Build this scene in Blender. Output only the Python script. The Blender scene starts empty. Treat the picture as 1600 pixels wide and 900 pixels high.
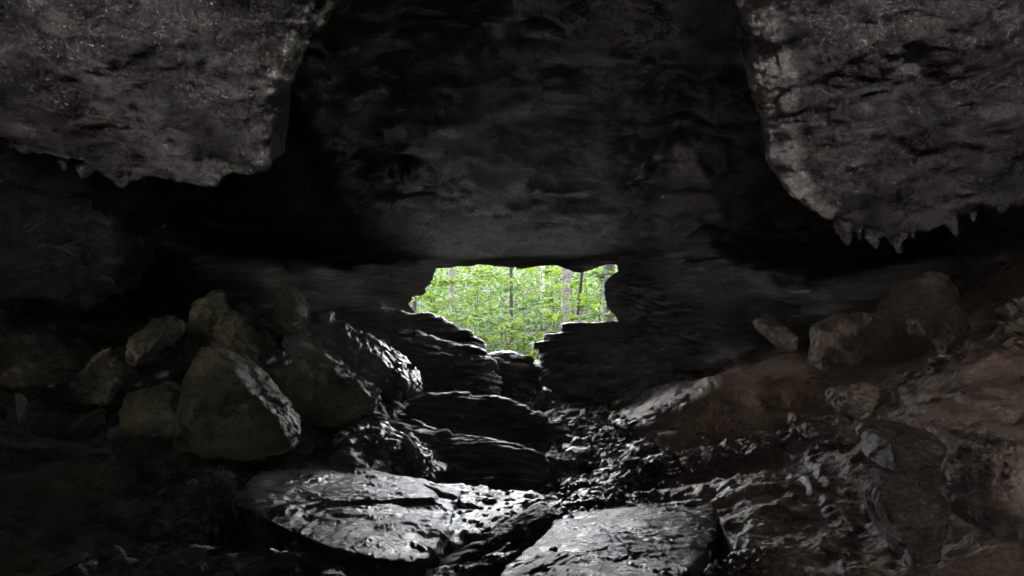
import bpy, bmesh, math, random
import numpy as np
from mathutils import Vector

random.seed(7)
RNG = np.random.default_rng(7)
R = math.radians
S = bpy.context.scene
C = S.collection

# ------------------------------------------------------------------ camera
EYE = 1.6
F = 1600 * 24 / 36.0
cam_d = bpy.data.cameras.new("camera")
cam_d.sensor_width = 36.0
cam_d.lens = 24.0
cam_d.clip_start = 0.05
cam_d.clip_end = 600
cam = bpy.data.objects.new("camera", cam_d)
cam.location = (0, 0, EYE)
cam.rotation_euler = (R(90), 0, 0)
C.objects.link(cam)
S.camera = cam

# ------------------------------------------------------------------ light
SUN_EL, SUN_AZ = 8.0, 187.0         # a low veiled sun behind the viewer, a little to the left
w = bpy.data.worlds.new("World")
S.world = w
w.use_nodes = True
wn = w.node_tree.nodes
sky = wn.new("ShaderNodeTexSky")
sky.sky_type = 'NISHITA'
sky.sun_disc = False
sky.sun_elevation = R(SUN_EL)
sky.sun_rotation = R(SUN_AZ)
sky.dust_density = 6.0
sky.air_density = 0.5
sky.ozone_density = 0.0
bg = wn["Background"]
bg.inputs[1].default_value = 0.15
hs = wn.new("ShaderNodeHueSaturation")        # thin overcast: most of the blue is gone
hs.inputs["Saturation"].default_value = 0.14
w.node_tree.links.new(sky.outputs[0], hs.inputs["Color"])
w.node_tree.links.new(hs.outputs[0], bg.inputs[0])
sun_d = bpy.data.lights.new("sun", 'SUN')
sun_d.energy = 0.5
sun_d.angle = R(10)
sun_d.color = (1.0, 0.965, 0.93)
sun = bpy.data.objects.new("sun", sun_d)
d = Vector((math.sin(R(SUN_AZ)) * math.cos(R(SUN_EL)), math.cos(R(SUN_AZ)) * math.cos(R(SUN_EL)), math.sin(R(SUN_EL))))
sun.rotation_euler = d.to_track_quat('Z', 'Y').to_euler()
sun.location = (0, 40, 20)
C.objects.link(sun)
S.view_settings.view_transform = 'Standard'
S.view_settings.look = 'None'
S.view_settings.gamma = 1
S.view_settings.use_curve_mapping = False
S.view_settings.exposure = 6.5
S.render.engine = 'CYCLES'
S.cycles.use_denoising = True
S.cycles.max_bounces = 6
S.cycles.diffuse_bounces = 4
S.cycles.glossy_bounces = 3
S.cycles.transmission_bounces = 4
S.cycles.caustics_reflective = False
S.cycles.caustics_refractive = False
S.cycles.sample_clamp_indirect = 4.0
S.cycles.sample_clamp_direct = 0.0


# ------------------------------------------------------------------ helpers
def P(x, y, Y):
    """photo pixel and distance -> point of the place"""
    return np.array([(x - 800) / F * Y, Y, EYE + (450 - y) / F * Y])


_perm = np.random.default_rng(3).permutation(256).astype(np.int32)
_perm = np.concatenate([_perm, _perm, _perm])
_g = np.random.default_rng(4).normal(size=(256, 3)).astype(np.float32)
_g /= np.linalg.norm(_g, axis=1)[:, None]


def perlin(p):
    p = np.asarray(p, np.float32)
    i = np.floor(p).astype(np.int32)
    f = p - i
    u = f * f * f * (f * (f * 6 - 15) + 10)
    i &= 255
    out = 0
    for dx in (0, 1):
        wx = u[:, 0] if dx else 1 - u[:, 0]
        a = _perm[i[:, 0] + dx]
        for dy in (0, 1):
            wy = u[:, 1] if dy else 1 - u[:, 1]
            b = _perm[a + i[:, 1] + dy]
            for dz in (0, 1):
                wz = u[:, 2] if dz else 1 - u[:, 2]
                g = _g[_perm[b + i[:, 2] + dz] & 255]
                dot = g[:, 0] * (f[:, 0] - dx) + g[:, 1] * (f[:, 1] - dy) + g[:, 2] * (f[:, 2] - dz)
                out = out + wx * wy * wz * dot
    return out * 1.5


def fbm(p, octs=5, gain=0.5, lac=2.03, seed=0.0):
    p = np.asarray(p, np.float32) + np.float32(seed * 17.31 + 40)
    a, s = 1.0, 0
    for k in range(octs):
        s = s + a * perlin(p)
        p = p * lac + 3.7
        a *= gain
    return s


def ridged(p, octs=5, gain=0.55, lac=2.07, seed=0.0):
    p = np.asarray(p, np.float32) + np.float32(seed * 13.7 + 60)
    a, s, wgt = 1.0, 0, 1.0
    for k in range(octs):
        n = (1 - np.abs(perlin(p))) ** 2
        s = s + a * n * wgt
        wgt = np.clip(n * 1.4, 0, 1)
        p = p * lac + 5.1
        a *= gain
    return s - 0.9


def cells(p, seed=0):
    """distance to nearest and second nearest jittered cell point, and a cell value"""
    p = np.asarray(p, np.float32) + 50 + seed * 9
    i = np.floor(p).astype(np.int32)
    best = np.full(len(p), 9.0, np.float32)
    sec = best.copy()
    val = np.zeros(len(p), np.float32)
    for dx in (-1, 0, 1):
        for dy in (-1, 0, 1):
            for dz in (-1, 0, 1):
                c = i + np.array([dx, dy, dz])
                h = _perm[_perm[_perm[c[:, 0] & 255] + (c[:, 1] & 255)] + (c[:, 2] & 255)] & 255
                q = c + 0.5 + _g[h] * 0.55
                dd = np.sqrt(((q - p) ** 2).sum(1))
                nb = dd < best
                sec = np.where(nb, best, np.minimum(sec, dd))
                val = np.where(nb, h / 255.0, val)
                best = np.where(nb, dd, best)
    return best, sec, val


def facets(p, seed=0, slope=0.5):
    """broken-rock noise: every cell is a small tilted plane"""
    p = np.asarray(p, np.float32) + 50 + seed * 9
    i = np.floor(p).astype(np.int32)
    best = np.full(len(p), 9.0, np.float32)
    out = np.zeros(len(p), np.float32)
    for dx in (-1, 0, 1):
        for dy in (-1, 0, 1):
            for dz in (-1, 0, 1):
                c = i + np.array([dx, dy, dz])
                h = _perm[_perm[_perm[c[:, 0] & 255] + (c[:, 1] & 255)] + (c[:, 2] & 255)] & 255
                df = p - (c + 0.5 + _g[h] * 0.55)
                dd = (df ** 2).sum(1)
                nb = dd < best
                val = (df * _g[(h * 7 + 31) & 255]).sum(1) * slope + (h / 255.0 - 0.5) * 0.5
                out = np.where(nb, val, out)
                best = np.where(nb, dd, best)
    return out


def sstep(a, b, x):
    t = np.clip((x - a) / (b - a), 0, 1)
    return t * t * (3 - 2 * t)


def mesh_obj(name, verts, faces, mat=None, smooth=True, parent=None, **props):
    verts = np.asarray(verts, np.float32)
    faces = np.asarray(faces, np.int32)
    me = bpy.data.meshes.new(name)
    k = faces.shape[1]
    me.vertices.add(len(verts))
    me.vertices.foreach_set("co", verts.ravel())
    me.loops.add(faces.size)
    me.loops.foreach_set("vertex_index", faces.ravel())
    me.polygons.add(len(faces))
    me.polygons.foreach_set("loop_start", np.arange(0, faces.size, k, dtype=np.int32))
    me.polygons.foreach_set("loop_total", np.full(len(faces), k, np.int32))
    me.polygons.foreach_set("use_smooth", np.full(len(faces), smooth, bool))
    me.update(calc_edges=True)
    me.validate()
    o = bpy.data.objects.new(name, me)
    C.objects.link(o)
    if mat:
        me.materials.append(mat)
    if parent:
        o.parent = parent
    for a, b in props.items():
        o[a] = b
    return o


def grid_faces(nu, nv):
    idx = np.arange(nu * nv).reshape(nv, nu)
    return np.stack([idx[:-1, :-1].ravel(), idx[:-1, 1:].ravel(), idx[1:, 1:].ravel(), idx[1:, :-1].ravel()], 1)


def grid_normals(V, nu, nv):
    G = V.reshape(nv, nu, 3)
    du = np.gradient(G, axis=1)
    dv = np.gradient(G, axis=0)
    n = np.cross(du, dv)
    n /= np.linalg.norm(n, axis=2)[:, :, None] + 1e-9
    return n.reshape(-1, 3)


# ------------------------------------------------------------------ materials
def rock_mat(name, cols, rough=(0.28, 0.6), bump=0.6, scale=1.0, strata=0.0, spec=0.5, mud_glint=None, coat=0.0, mud_glint_rough=0.26):
    m = bpy.data.materials.new(name)
    m.use_nodes = True
    nt = m.node_tree
    N, L = nt.nodes, nt.links
    b = N["Principled BSDF"]
    geo = N.new("ShaderNodeNewGeometry")
    pos = geo.outputs["Position"]

    def noise(sc, det=6, ro=0.6, vec=pos, dist=0.0):
        n = N.new("ShaderNodeTexNoise")
        n.inputs["Scale"].default_value = sc * scale
        n.inputs["Detail"].default_value = det
        n.inputs["Roughness"].default_value = ro
        n.inputs["Distortion"].default_value = dist
        L.new(vec, n.inputs["Vector"])
        return n

    def maprange(v, a, b_, c, d_):
        r = N.new("ShaderNodeMapRange")
        r.inputs[1].default_value = a
        r.inputs[2].default_value = b_
        r.inputs[3].default_value = c
        r.inputs[4].default_value = d_
        L.new(v, r.inputs[0])
        return r.outputs[0]

    def math_(op, a, b_):
        r = N.new("ShaderNodeMath")
        r.operation = op
        for k, v in enumerate((a, b_)):
            if isinstance(v, (int, float)):
                r.inputs[k].default_value = v
            else:
                L.new(v, r.inputs[k])
        return r.outputs[0]

    mapn = N.new("ShaderNodeMapping")
    mapn.inputs["Scale"].default_value = (1, 1, 1 + 5 * strata)
    mapn.inputs["Rotation"].default_value = (0.08, -0.1, 0)
    L.new(pos, mapn.inputs[0])
    n1 = noise(1.3, 8, 0.6, dist=0.3)
    ramp = N.new("ShaderNodeValToRGB")
    ramp.color_ramp.elements[0].position = 0.3
    ramp.color_ramp.elements[0].color = (*cols[0], 1)
    ramp.color_ramp.elements[1].position = 0.72
    ramp.color_ramp.elements[1].color = (*cols[-1], 1)
    for k, c in enumerate(cols[1:-1]):
        e = ramp.color_ramp.elements.new(0.3 + 0.42 * (k + 1) / (len(cols) - 1))
        e.color = (*c, 1)
    L.new(n1.outputs["Fac"], ramp.inputs[0])
    base_col = ramp.outputs[0]
    mud_glint_v = None
    if mud_glint:
        at = N.new("ShaderNodeAttribute")
        at.attribute_name = "mud_glint"
        mud_glint_v = maprange(math_('ADD', at.outputs["Fac"], math_('MULTIPLY', noise(3.0, 5, 0.65).outputs["Fac"], 0.7)), 0.6, 1.05, 0, 1)
        r3 = N.new("ShaderNodeValToRGB")
        r3.color_ramp.elements[0].position = 0.3
        r3.color_ramp.elements[0].color = (*mud_glint[0], 1)
        r3.color_ramp.elements[1].position = 0.72
        r3.color_ramp.elements[1].color = (*mud_glint[1], 1)
        L.new(n1.outputs["Fac"], r3.inputs[0])
        mm = N.new("ShaderNodeMix")
        mm.data_type = 'RGBA'
        L.new(mud_glint_v, mm.inputs[0])
        L.new(base_col, mm.inputs[6])
        L.new(r3.outputs[0], mm.inputs[7])
        base_col = mm.outputs[2]
    # fine speckle of grains and dirt
    n2 = noise(38, 4, 0.7)
    mix = N.new("ShaderNodeMix")
    mix.data_type = 'RGBA'
    mix.blend_type = 'MULTIPLY'
    mix.inputs[0].default_value = 0.75
    L.new(base_col, mix.inputs[6])
    r2 = N.new("ShaderNodeValToRGB")
    r2.color_ramp.elements[0].position = 0.3
    r2.color_ramp.elements[0].color = (0.35, 0.33, 0.31, 1)
    r2.color_ramp.elements[1].position = 0.7
    r2.color_ramp.elements[1].color = (1.25, 1.22, 1.2, 1)
    L.new(n2.outputs["Fac"], r2.inputs[0])
    L.new(r2.outputs[0], mix.inputs[7])
    L.new(mix.outputs[2], b.inputs["Base Color"])
    # wet and dry patches
    n3 = noise(2.2, 6, 0.65)
    n3b = noise(55, 3, 0.6)
    wet = math_('ADD', math_('MULTIPLY', n3.outputs["Fac"], 0.8), math_('MULTIPLY', n3b.outputs["Fac"], 0.2))
    ro_ = maprange(wet, 0.38, 0.62, rough[0], rough[1])
    if mud_glint:
        ro_ = math_('ADD', ro_, math_('MULTIPLY', mud_glint_v, mud_glint_rough))
    L.new(ro_, b.inputs["Roughness"])
    b.inputs["Specular IOR Level"].default_value = spec
    # bumps: three sizes plus cracks
    h1 = noise(7, 10, 0.66, mapn.outputs[0], 0.2)
    h2 = noise(26, 8, 0.68, mapn.outputs[0])
    h3 = noise(90, 4, 0.6)
    vor = N.new("ShaderNodeTexVoronoi")
    vor.feature = 'DISTANCE_TO_EDGE'
    vor.inputs["Scale"].default_value = 3.2 * scale
    nd = noise(3.5, 5, 0.6)
    vadd = N.new("ShaderNodeVectorMath")
    vadd.operation = 'MULTIPLY_ADD'
    vadd.inputs[1].default_value = (0.5, 0.5, 0.5)
    L.new(nd.outputs["Color"], vadd.inputs[0])
    L.new(mapn.outputs[0], vadd.inputs[2])
    L.new(vadd.outputs[0], vor.inputs["Vector"])
    crack = maprange(vor.outputs["Distance"], 0.0, 0.035, -0.25, 0.0)
    hh = math_('ADD', math_('MULTIPLY', h1.outputs["Fac"], 0.7), math_('MULTIPLY', h2.outputs["Fac"], 0.42))
    hh = math_('ADD', hh, math_('MULTIPLY', h3.outputs["Fac"], 0.10))
    hh = math_('ADD', hh, math_('MULTIPLY', crack, 0.5))
    bp = N.new("ShaderNodeBump")
    bp.inputs["Strength"].default_value = bump
    bp.inputs["Distance"].default_value = 0.09 / scale
    L.new(hh, bp.inputs["Height"])
    L.new(bp.outputs[0], b.inputs["Normal"])
    if coat:                                    # a film of water over the damp patches
        cw = maprange(wet, 0.44, 0.56, coat, 0.0)
        if mud_glint and mud_glint_rough > 0:
            cw = math_('MULTIPLY', cw, math_('SUBTRACT', 1.0, math_('MULTIPLY', mud_glint_v, 0.9)))
        L.new(cw, b.inputs["Coat Weight"])
        b.inputs["Coat Roughness"].default_value = 0.1
        b.inputs["Coat IOR"].default_value = 1.4
        L.new(bp.outputs[0], b.inputs["Coat Normal"])
    return m


GREY = rock_mat("wet_limestone", [(0.045, 0.044, 0.040), (0.10, 0.098, 0.09), (0.165, 0.16, 0.147)], rough=(0.16, 0.42), bump=0.42, coat=0.45)
LEDGE = rock_mat("layered_limestone", [(0.04, 0.04, 0.038), (0.08, 0.079, 0.075), (0.13, 0.128, 0.122)], rough=(0.3, 0.6), bump=0.7, strata=1.0)
OLIVE = rock_mat("greenlit_limestone", [(0.04, 0.038, 0.027), (0.10, 0.096, 0.063), (0.19, 0.182, 0.12)], rough=(0.4, 0.75), bump=0.7)  # greenish light of the left bank put into the rock colour
BROWN = rock_mat("muddy_rock", [(0.10, 0.08, 0.066), (0.175, 0.142, 0.12), (0.25, 0.207, 0.178)], rough=(0.33, 0.75), bump=0.6)
CEIL = rock_mat("ceiling_limestone", [(0.10, 0.097, 0.095), (0.135, 0.13, 0.127), (0.18, 0.173, 0.169)], rough=(0.12, 0.42), bump=0.9, coat=0.5, mud_glint=((0.36, 0.355, 0.35), (0.68, 0.675, 0.66)), mud_glint_rough=-0.05)  # second colour pair paints the wet rim glints as pale rock
FLOOR = rock_mat("cave_floor_rock", [(0.05, 0.046, 0.04), (0.10, 0.09, 0.078), (0.16, 0.145, 0.127)], rough=(0.12, 0.45), bump=0.6, coat=0.6, mud_glint=((0.17, 0.122, 0.095), (0.32, 0.245, 0.197)), mud_glint_rough=0.12)


# ------------------------------------------------------------------ cave floor
ctrl = []
for x, y, Y in [(100, 880, 4.0), (250, 865, 4.2), (300, 800, 5.0), (200, 745, 5.5), (350, 725, 6.0), (100, 690, 6.2),
                (100, 560, 8.2), (300, 580, 8.3), (450, 540, 9.8), (600, 520, 11.6), (450, 870, 4.1), (600, 880, 4.1),
                (500, 800, 5.2), (880, 765, 6.7), (890, 700, 8.3), (860, 640, 10), (838, 595, 12.2), (750, 775, 6.9),
                (650, 760, 6.6), (700, 640, 9.5), (950, 860, 4.3), (1050, 800, 5.1), (850, 880, 4.0), (800, 830, 4.9),
                (1250, 830, 4.3), (1350, 765, 4.8), (1250, 705, 5.8), (1060, 725, 6.8), (1180, 680, 6.3), (1330, 640, 6.2),
                (1460, 580, 6.2), (1600, 475, 6.4), (1600, 600, 5), (1600, 760, 4.0), (1450, 890, 3.7), (1150, 890, 3.8),
                (1010, 665, 8.3), (1130, 595, 8.8), (1230, 577, 9.0), (1350, 562, 9.0), (1450, 500, 10), (1580, 420, 9.4),
                (960, 640, 10.2), (930, 600, 12.2)]:
    p = P(x, y, Y)
    ctrl.append(p)
for p in [(2.4, 7.6, -2.0), (3.2, 7.4, -1.75), (4.2, 7.4, -1.3), (3, 10.6, -1.4), (1.8, 10.5, -1.5), (5, 11, -0.6),
          (0, 0, -1.6), (0, 2.2, -1.62), (3, 1, -1.35), (-3, 1, -1.5), (5, 1, -0.9), (-5, 1, -0.9), (0, -4, -1.4),
          (-8, 4, 0.2), (-8, 8, 0.3), (8, 4, 0.9), (8, 9, 0.9), (-5, 4, -1.1), (5, 4, -0.75), (-8, 12, 0.5), (8, 12, 0.6),
          (-8, -3, 0), (8, -3, 0.2), (0.2, 14, -1.5), (0.1, 13, -1.52), (-3, 14, -1.2), (3, 14, -1.2)]:
    ctrl.append(np.array([p[0], p[1], p[2] + EYE]))
ctrl = np.array(ctrl)


def tps_fit(pts, reg=0.01):
    n = len(pts)
    r = np.linalg.norm(pts[:, None, :2] - pts[None, :, :2], axis=2)
    K = np.where(r > 0, r * r * np.log(r + 1e-12), 0) + reg * np.eye(n)
    A = np.zeros((n + 3, n + 3))
    A[:n, :n] = K
    A[:n, n] = 1
    A[:n, n + 1:] = pts[:, :2]
    A[n, :n] = 1
    A[n + 1:, :n] = pts[:, :2].T
    return np.linalg.solve(A, np.concatenate([pts[:, 2], np.zeros(3)]))


wts = tps_fit(ctrl, 0.02)


def floor_base(X, Y):
    n = len(ctrl)
    z = np.zeros_like(X)
    for k in range(n):
        r2 = (X - ctrl[k, 0]) ** 2 + (Y - ctrl[k, 1]) ** 2
        z += wts[k] * 0.5 * r2 * np.log(r2 + 1e-12)
    return z + wts[n] + wts[n + 1] * X + wts[n + 2] * Y


def floor_z(X, Y):
    X = np.asarray(X, float)
    Y = np.asarray(Y, float)
    return floor_base(X, Y)


def ray_grid(nu, nv, y0, y1, half0, slope):
    v = np.linspace(0, 1, nv)
    Yr = y0 * (y1 / y0) ** v
    u = np.linspace(-1, 1, nu)
    u = u * (0.62 + 0.38 * np.abs(u) ** 3)
    Yg = np.repeat(Yr[:, None], nu, 1)
    Xg = u[None, :] * (half0 + slope * Yg) + 9 * np.sign(u) * np.abs(np.linspace(-1, 1, nu)) ** 17
    return Xg.ravel(), Yg.ravel()


NU, NV = 820, 720
X, Y = ray_grid(NU, NV, 2.0, 14.2, 3.2, 0.75)
Z = floor_base(X, Y)
V = np.stack([X, Y, Z], 1)
q = V.copy()
q[:, 2] *= 1.0
mudm = sstep(0.6, 1.8, X + 0.4 * fbm(q * 0.7, 3, seed=2)) * (1 - sstep(0.0, 1.0, Y - 9.5))
gully = np.exp(-((X - (0.55 + 0.06 * (Y - 6.5))) / 0.8) ** 2) * sstep(5.6, 6.6, Y)
big = fbm(q * 0.8, 3, seed=1) * 0.07
warp = np.stack([fbm(q * 1.3, 3, seed=5), fbm(q * 1.3, 3, seed=6), fbm(q * 1.3, 3, seed=7)], 1) * 0.35
rq = (q + warp) * np.array([1.1, 2.2, 2.0])
rg = ridged(rq, 6, 0.55, seed=3)
c1, c2, cv = cells((q + warp * 0.5) * np.array([2.6, 3.4, 3.0]), 1)
chunk = 0.12 * facets((q + warp * 0.5) * np.array([2.0, 2.8, 2.6]), 1, 0.8) + 0.05 * facets((q + warp * 0.5) * np.array([6.0, 8.0, 7.0]), 2, 0.8)
d1, d2, dv_ = cells((q + warp * 0.3) * np.array([8.0, 9.0, 8.0]), 2)
peb = (0.5 - np.clip(d1, 0, 0.8)) * 0.07 + (dv_ - 0.5) * 0.03
rocky = 1 - mudm
Z2 = Z + big + rocky * (0.035 * rg + chunk * 0.6) + mudm * (0.06 * fbm(q * np.array([0.8, 1.9, 1]), 3, seed=19) + 0.02 * (rg - 0.2) * np.clip(0.55 + fbm(q * 0.9, 2, seed=13), 0.1, 1.4) + 0.02 * fbm(q * np.array([3, 5, 4]), 4, seed=9) + chunk * 0.12 * np.clip(0.2 + 1.2 * fbm(q * 0.6, 2, seed=14), 0, 1.2))
rub = np.clip(gully + 0.8 * sstep(5.5, 6.3, Y) * sstep(1.2, 1.8, X) * (1 - sstep(6.7, 7.4, Y)), 0, 1)
Z2 += rub * peb * 1.3
tu = (Z2 + 0.10 * X - 0.05 * Y + 0.25 * fbm(q * 0.9, 3, seed=15)) / 0.17
tf = tu - np.floor(tu)
Z2 += 0.17 * (sstep(0.30, 0.62, tf) - tf) * 0.4 * np.clip(0.35 + 1.3 * fbm(q * 0.5, 2, seed=16), 0, 1)
Z2 += 0.012 * fbm(q * 9, 4, seed=11)
Z2 += (0.006 + 0.018 * np.clip(fbm(q * 1.1, 3, seed=18) - 0.05, 0, 1) * (1 - 0.6 * mudm)) * facets(q * np.array([11, 13, 11.0]), 8, 0.9)
V[:, 2] = Z2
nrm = grid_normals(V, NU, NV)
V += nrm * (0.012 * (1 - 0.5 * mudm) * ridged(q * np.array([3.0, 4.5, 6]), 5, 0.6, seed=12))[:, None]


def inside(poly, X, Y):
    r = np.zeros(len(X), bool)
    n_ = len(poly)
    for a in range(n_):
        x1, y1 = poly[a]
        x2, y2 = poly[(a + 1) % n_]
        c_ = ((y1 > Y) != (y2 > Y)) & (X < (x2 - x1) * (Y - y1) / (y2 - y1 + 1e-12) + x1)
        r ^= c_
    return r


for sl, dep in (([(358, 782, 4.9), (395, 745, 5.4), (430, 706, 5.9), (600, 735, 5.8), (720, 768, 5.5), (850, 770, 5.9), (850, 790, 5.5), (800, 835, 4.8), (700, 880, 4.2), (560, 905, 3.9), (420, 905, 4.0), (300, 860, 4.2)], 0.22),
                ([(770, 905, 3.9), (880, 805, 4.85), (990, 793, 5.05), (1105, 782, 5.1), (1118, 800, 5.0), (1150, 870, 4.05), (1090, 930, 3.7), (780, 930, 3.7)], 0.24)):
    pp_ = [tuple(P(*a)[:2]) for a in sl]
    V[:, 2] -= dep * inside(pp_, V[:, 0], V[:, 1])
FLV = V.copy()
FLV_near = FLV[::7]
fl_o = mesh_obj("cave_floor", V, grid_faces(NU, NV), FLOOR, kind="structure")
at_ = fl_o.data.attributes.new("mud_glint", 'FLOAT', 'POINT')
at_.data.foreach_set("value", mudm.astype(np.float32))

# the floor behind the camera
nx, ny = 160, 110
gx, gy = np.meshgrid(np.linspace(-12, 12, nx), np.linspace(-8, 2.03, ny))
gx, gy = gx.ravel(), gy.ravel()
V = np.stack([gx, gy, floor_base(gx, gy) - 0.03], 1)
V[:, 2] += fbm(V * 0.9, 5, seed=1) * 0.12
mesh_obj("cave_floor", V, grid_faces(nx, ny), FLOOR, kind="structure")

# the floor's height where objects stand (nearest built point)
_fx = np.round(FLV[:, :2] / 0.1).astype(int)
_fmap = {}
for (a, b_), z in zip(map(tuple, _fx), FLV[:, 2]):
    _fmap[(a, b_)] = z


def ground(x, y):
    k = (int(round(x / 0.1)), int(round(y / 0.1)))
    return _fmap.get(k, float(floor_base(np.array([x]), np.array([y]))[0]))


# ------------------------------------------------------------------ cave ceiling
def ip(x, xs, ys):
    return np.interp(x, xs, ys)


NU, NV = 900, 760
X, Y = ray_grid(NU, NV, 2.2, 12.9, 3.6, 0.8)
q0 = np.stack([X, Y, np.zeros_like(X)], 1)
wob = fbm(q0 * 0.8, 5, seed=21) * 0.22
wob2 = fbm(q0 * 1.1, 5, seed=22) * 0.22
xl = ip(Y, [1.5, 5.13, 6.06, 7.07, 8], [-0.5, -1.25, -1.93, -2.32, -2.4]) + wob * 0.4
xr = ip(Y, [1.5, 5.26, 5.63, 6.28, 7.65, 8.23, 8.5, 9.0], [1.2, 1.68, 1.85, 2.18, 2.87, 3.5, 4.0, 5.0]) + wob2 * 0.35
# far edges of the two hanging panels
yfl = ip(X, [-9, -5.4, -4.85, -4.45, -4.15, -3.2, -2.3, -2], [5.0, 5.8, 6.8, 7.0, 7.38, 7.27, 7.0, 6.9]) + wob2 * 0.5
yfr = ip(X, [2.2, 2.87, 3.55, 4.07, 4.92, 5.29, 5.87, 8], [7.3, 7.65, 8.23, 8.52, 8.74, 8.3, 7.83, 7.3]) + wob * 0.5
ml = (0.85 * sstep(-0.10, 0.05, xl - X) + 0.15 * sstep(-0.02, 0.30, xl - X)) * sstep(-0.12, 0.10, yfl - Y)
mr = (0.85 * sstep(-0.12, 0.05, X - xr) + 0.15 * sstep(-0.02, 0.35, X - xr)) * sstep(-0.12, 0.10, yfr - Y)
# channel: an arch that comes down to the lip over the mouth
mid = (xl + xr) / 2
arch = 1 - np.clip(np.abs(X - mid) / ((xr - xl) / 2 + 0.3), 0, 1.4) ** 2
hc = ip(Y, [0, 3, 6, 8.5, 10.5, 11.6, 12.1, 13], [4.3, 3.4, 2.45, 1.62, 0.93, 0.58, 0.50, 0.9]) + 0.25 * arch * (1 - sstep(6, 11, Y))
hc = hc + fbm(q0 * np.array([0.7, 1.0, 1]), 4, seed=23) * 0.12 * (1 - 0.7 * sstep(10, 12, Y))
# ledges stepping down in the arch
st = ridged((q0 + warp[:1] * 0) * np.array([0.55, 1.25, 1]) + np.stack([wob, wob2, wob], 1) * 0.8, 4, 0.5, seed=24)
cu = (Y + 0.5 * wob * 3 + 0.35 * X * np.sign(X - 0.3) * 0.4 + 0.5 * st) / 0.62
cfq = cu - np.floor(cu)
hc = hc + 0.05 * st * sstep(4.5, 6, Y) * (1 - sstep(10.5, 12, Y))
hc = hc - 0.16 * (sstep(0.78, 0.98, cfq) - cfq) * sstep(5.0, 6.2, Y) * (1 - sstep(8.8, 10.2, Y)) * np.clip(0.2 + 1.6 * fbm(q0 * 0.8, 3, seed=29), 0, 1)
hl = 1.08 + 0.50 * (7.3 - Y) + 0.09 * fbm(q0 * np.array([0.9, 0.7, 1]), 4, seed=25)
hr = 1.08 + 0.45 * (7.8 - Y) - 0.03 * (X - 4) + 0.10 * fbm(q0 * np.array([0.8, 0.8, 1]), 4, seed=26)
# slumping drip curtains along the far edges
edgeL = np.exp(-((yfl - Y - 0.22) / 0.28) ** 2) * ml
edgeR = np.exp(-((yfr - Y - 0.20) / 0.26) ** 2) * mr
drip = np.clip(ridged(q0 * np.array([1.9, 1.1, 1]), 3, 0.5, seed=27) + 0.25, 0, 1.5)
hl = hl + 0.03 - edgeL * (0.02 + 0.08 * drip)
hr = hr + 0.05 - edgeR * (0.02 + 0.09 * drip)
void = ip(Y, [0, 4, 7, 9, 11, 12.2, 13], [4.3, 3.6, 2.4, 1.7, 1.0, 0.55, 0.9]) + 0.15 * fbm(q0 * 0.6, 4, seed=28)
outside = sstep(-0.15, 0.5, X - xr) + sstep(-0.15, 0.5, xl - X)
hc = hc * (1 - np.clip(outside, 0, 1)) + void * np.clip(outside, 0, 1)
z = hc * (1 - ml - mr) + hl * ml + hr * mr
# close the sides
z = z - 8.0 * sstep(7.2, 10.5, np.abs(X)) - 1.2 * sstep(5.2, 7.5, -X) * (1 - ml)
z = z - 0.9 * sstep(5.5, 8, X) * (1 - mr)
V = np.stack([X, Y, EYE + z], 1).astype(np.float64)
nrm = -grid_normals(V, NU, NV)
panel = np.clip(ml + mr, 0, 1)
qq = V.copy()
wq = np.stack([fbm(qq * 1.2, 3, seed=31), fbm(qq * 1.2, 3, seed=32), fbm(qq * 1.2, 3, seed=33)], 1) * 0.3
rough = ridged((qq + wq) * np.array([1.6, 1.6, 1.6]), 6, 0.6, seed=34)
sc = cells((qq + wq * 0.8) * np.array([2.0, 2.6, 2.6]), 4)
scal = (sc[0] - 0.5) * 0.10 * np.clip(fbm(qq * 0.6, 2, seed=35) + 0.45, 0, 1)
disp = panel * (0.016 * rough * np.clip(0.5 + 1.2 * fbm(qq * 0.7, 2, seed=37), 0.1, 1.6) + 0.35 * scal) + (1 - panel) * 0.007 * rough
cf = 0.05 * facets((qq + wq * 0.7) * np.array([1.3, 1.3, 1.3]), 6, 0.6) + 0.028 * facets((qq + wq * 0.7) * 3.6, 7, 0.7)
cf = cf * np.clip(0.35 + 1.3 * fbm(qq * 0.55, 2, seed=47), 0, 1.1)
disp = disp + cf * (panel + 0.08 * (1 - panel) * (1 - sstep(10.5, 11.5, Y)))
disp = disp + panel * 0.05 * fbm(qq * np.array([1.6, 1.2, 2]), 3, seed=39)
disp = disp + (0.004 + 0.012 * panel) * fbm(qq * np.array([4, 4, 4]), 5, 0.6, seed=36)
rimd = np.exp(-((X - xr - 0.14) / 0.2) ** 2) * sstep(8.6, 7.6, Y) + np.exp(-((xl - X - 0.12) / 0.17) ** 2) * sstep(7.0, 5.4, Y)
disp = disp + rimd * (0.05 * facets(qq * np.array([5, 3.5, 5]), 9, 0.7) + 0.035 * ridged(qq * np.array([5, 3, 4]), 4, 0.6, seed=97))
lipm = sstep(10.6, 11.6, Y)
disp = disp * (1 - 0.4 * lipm)
V += nrm * disp[:, None]
V[:, 2] -= lipm * 0.02 * np.abs(fbm(qq * np.array([1.2, 9, 1]), 4, seed=38))
ce_o = mesh_obj("cave_ceiling", V, grid_faces(NU, NV), CEIL, kind="structure")
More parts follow.
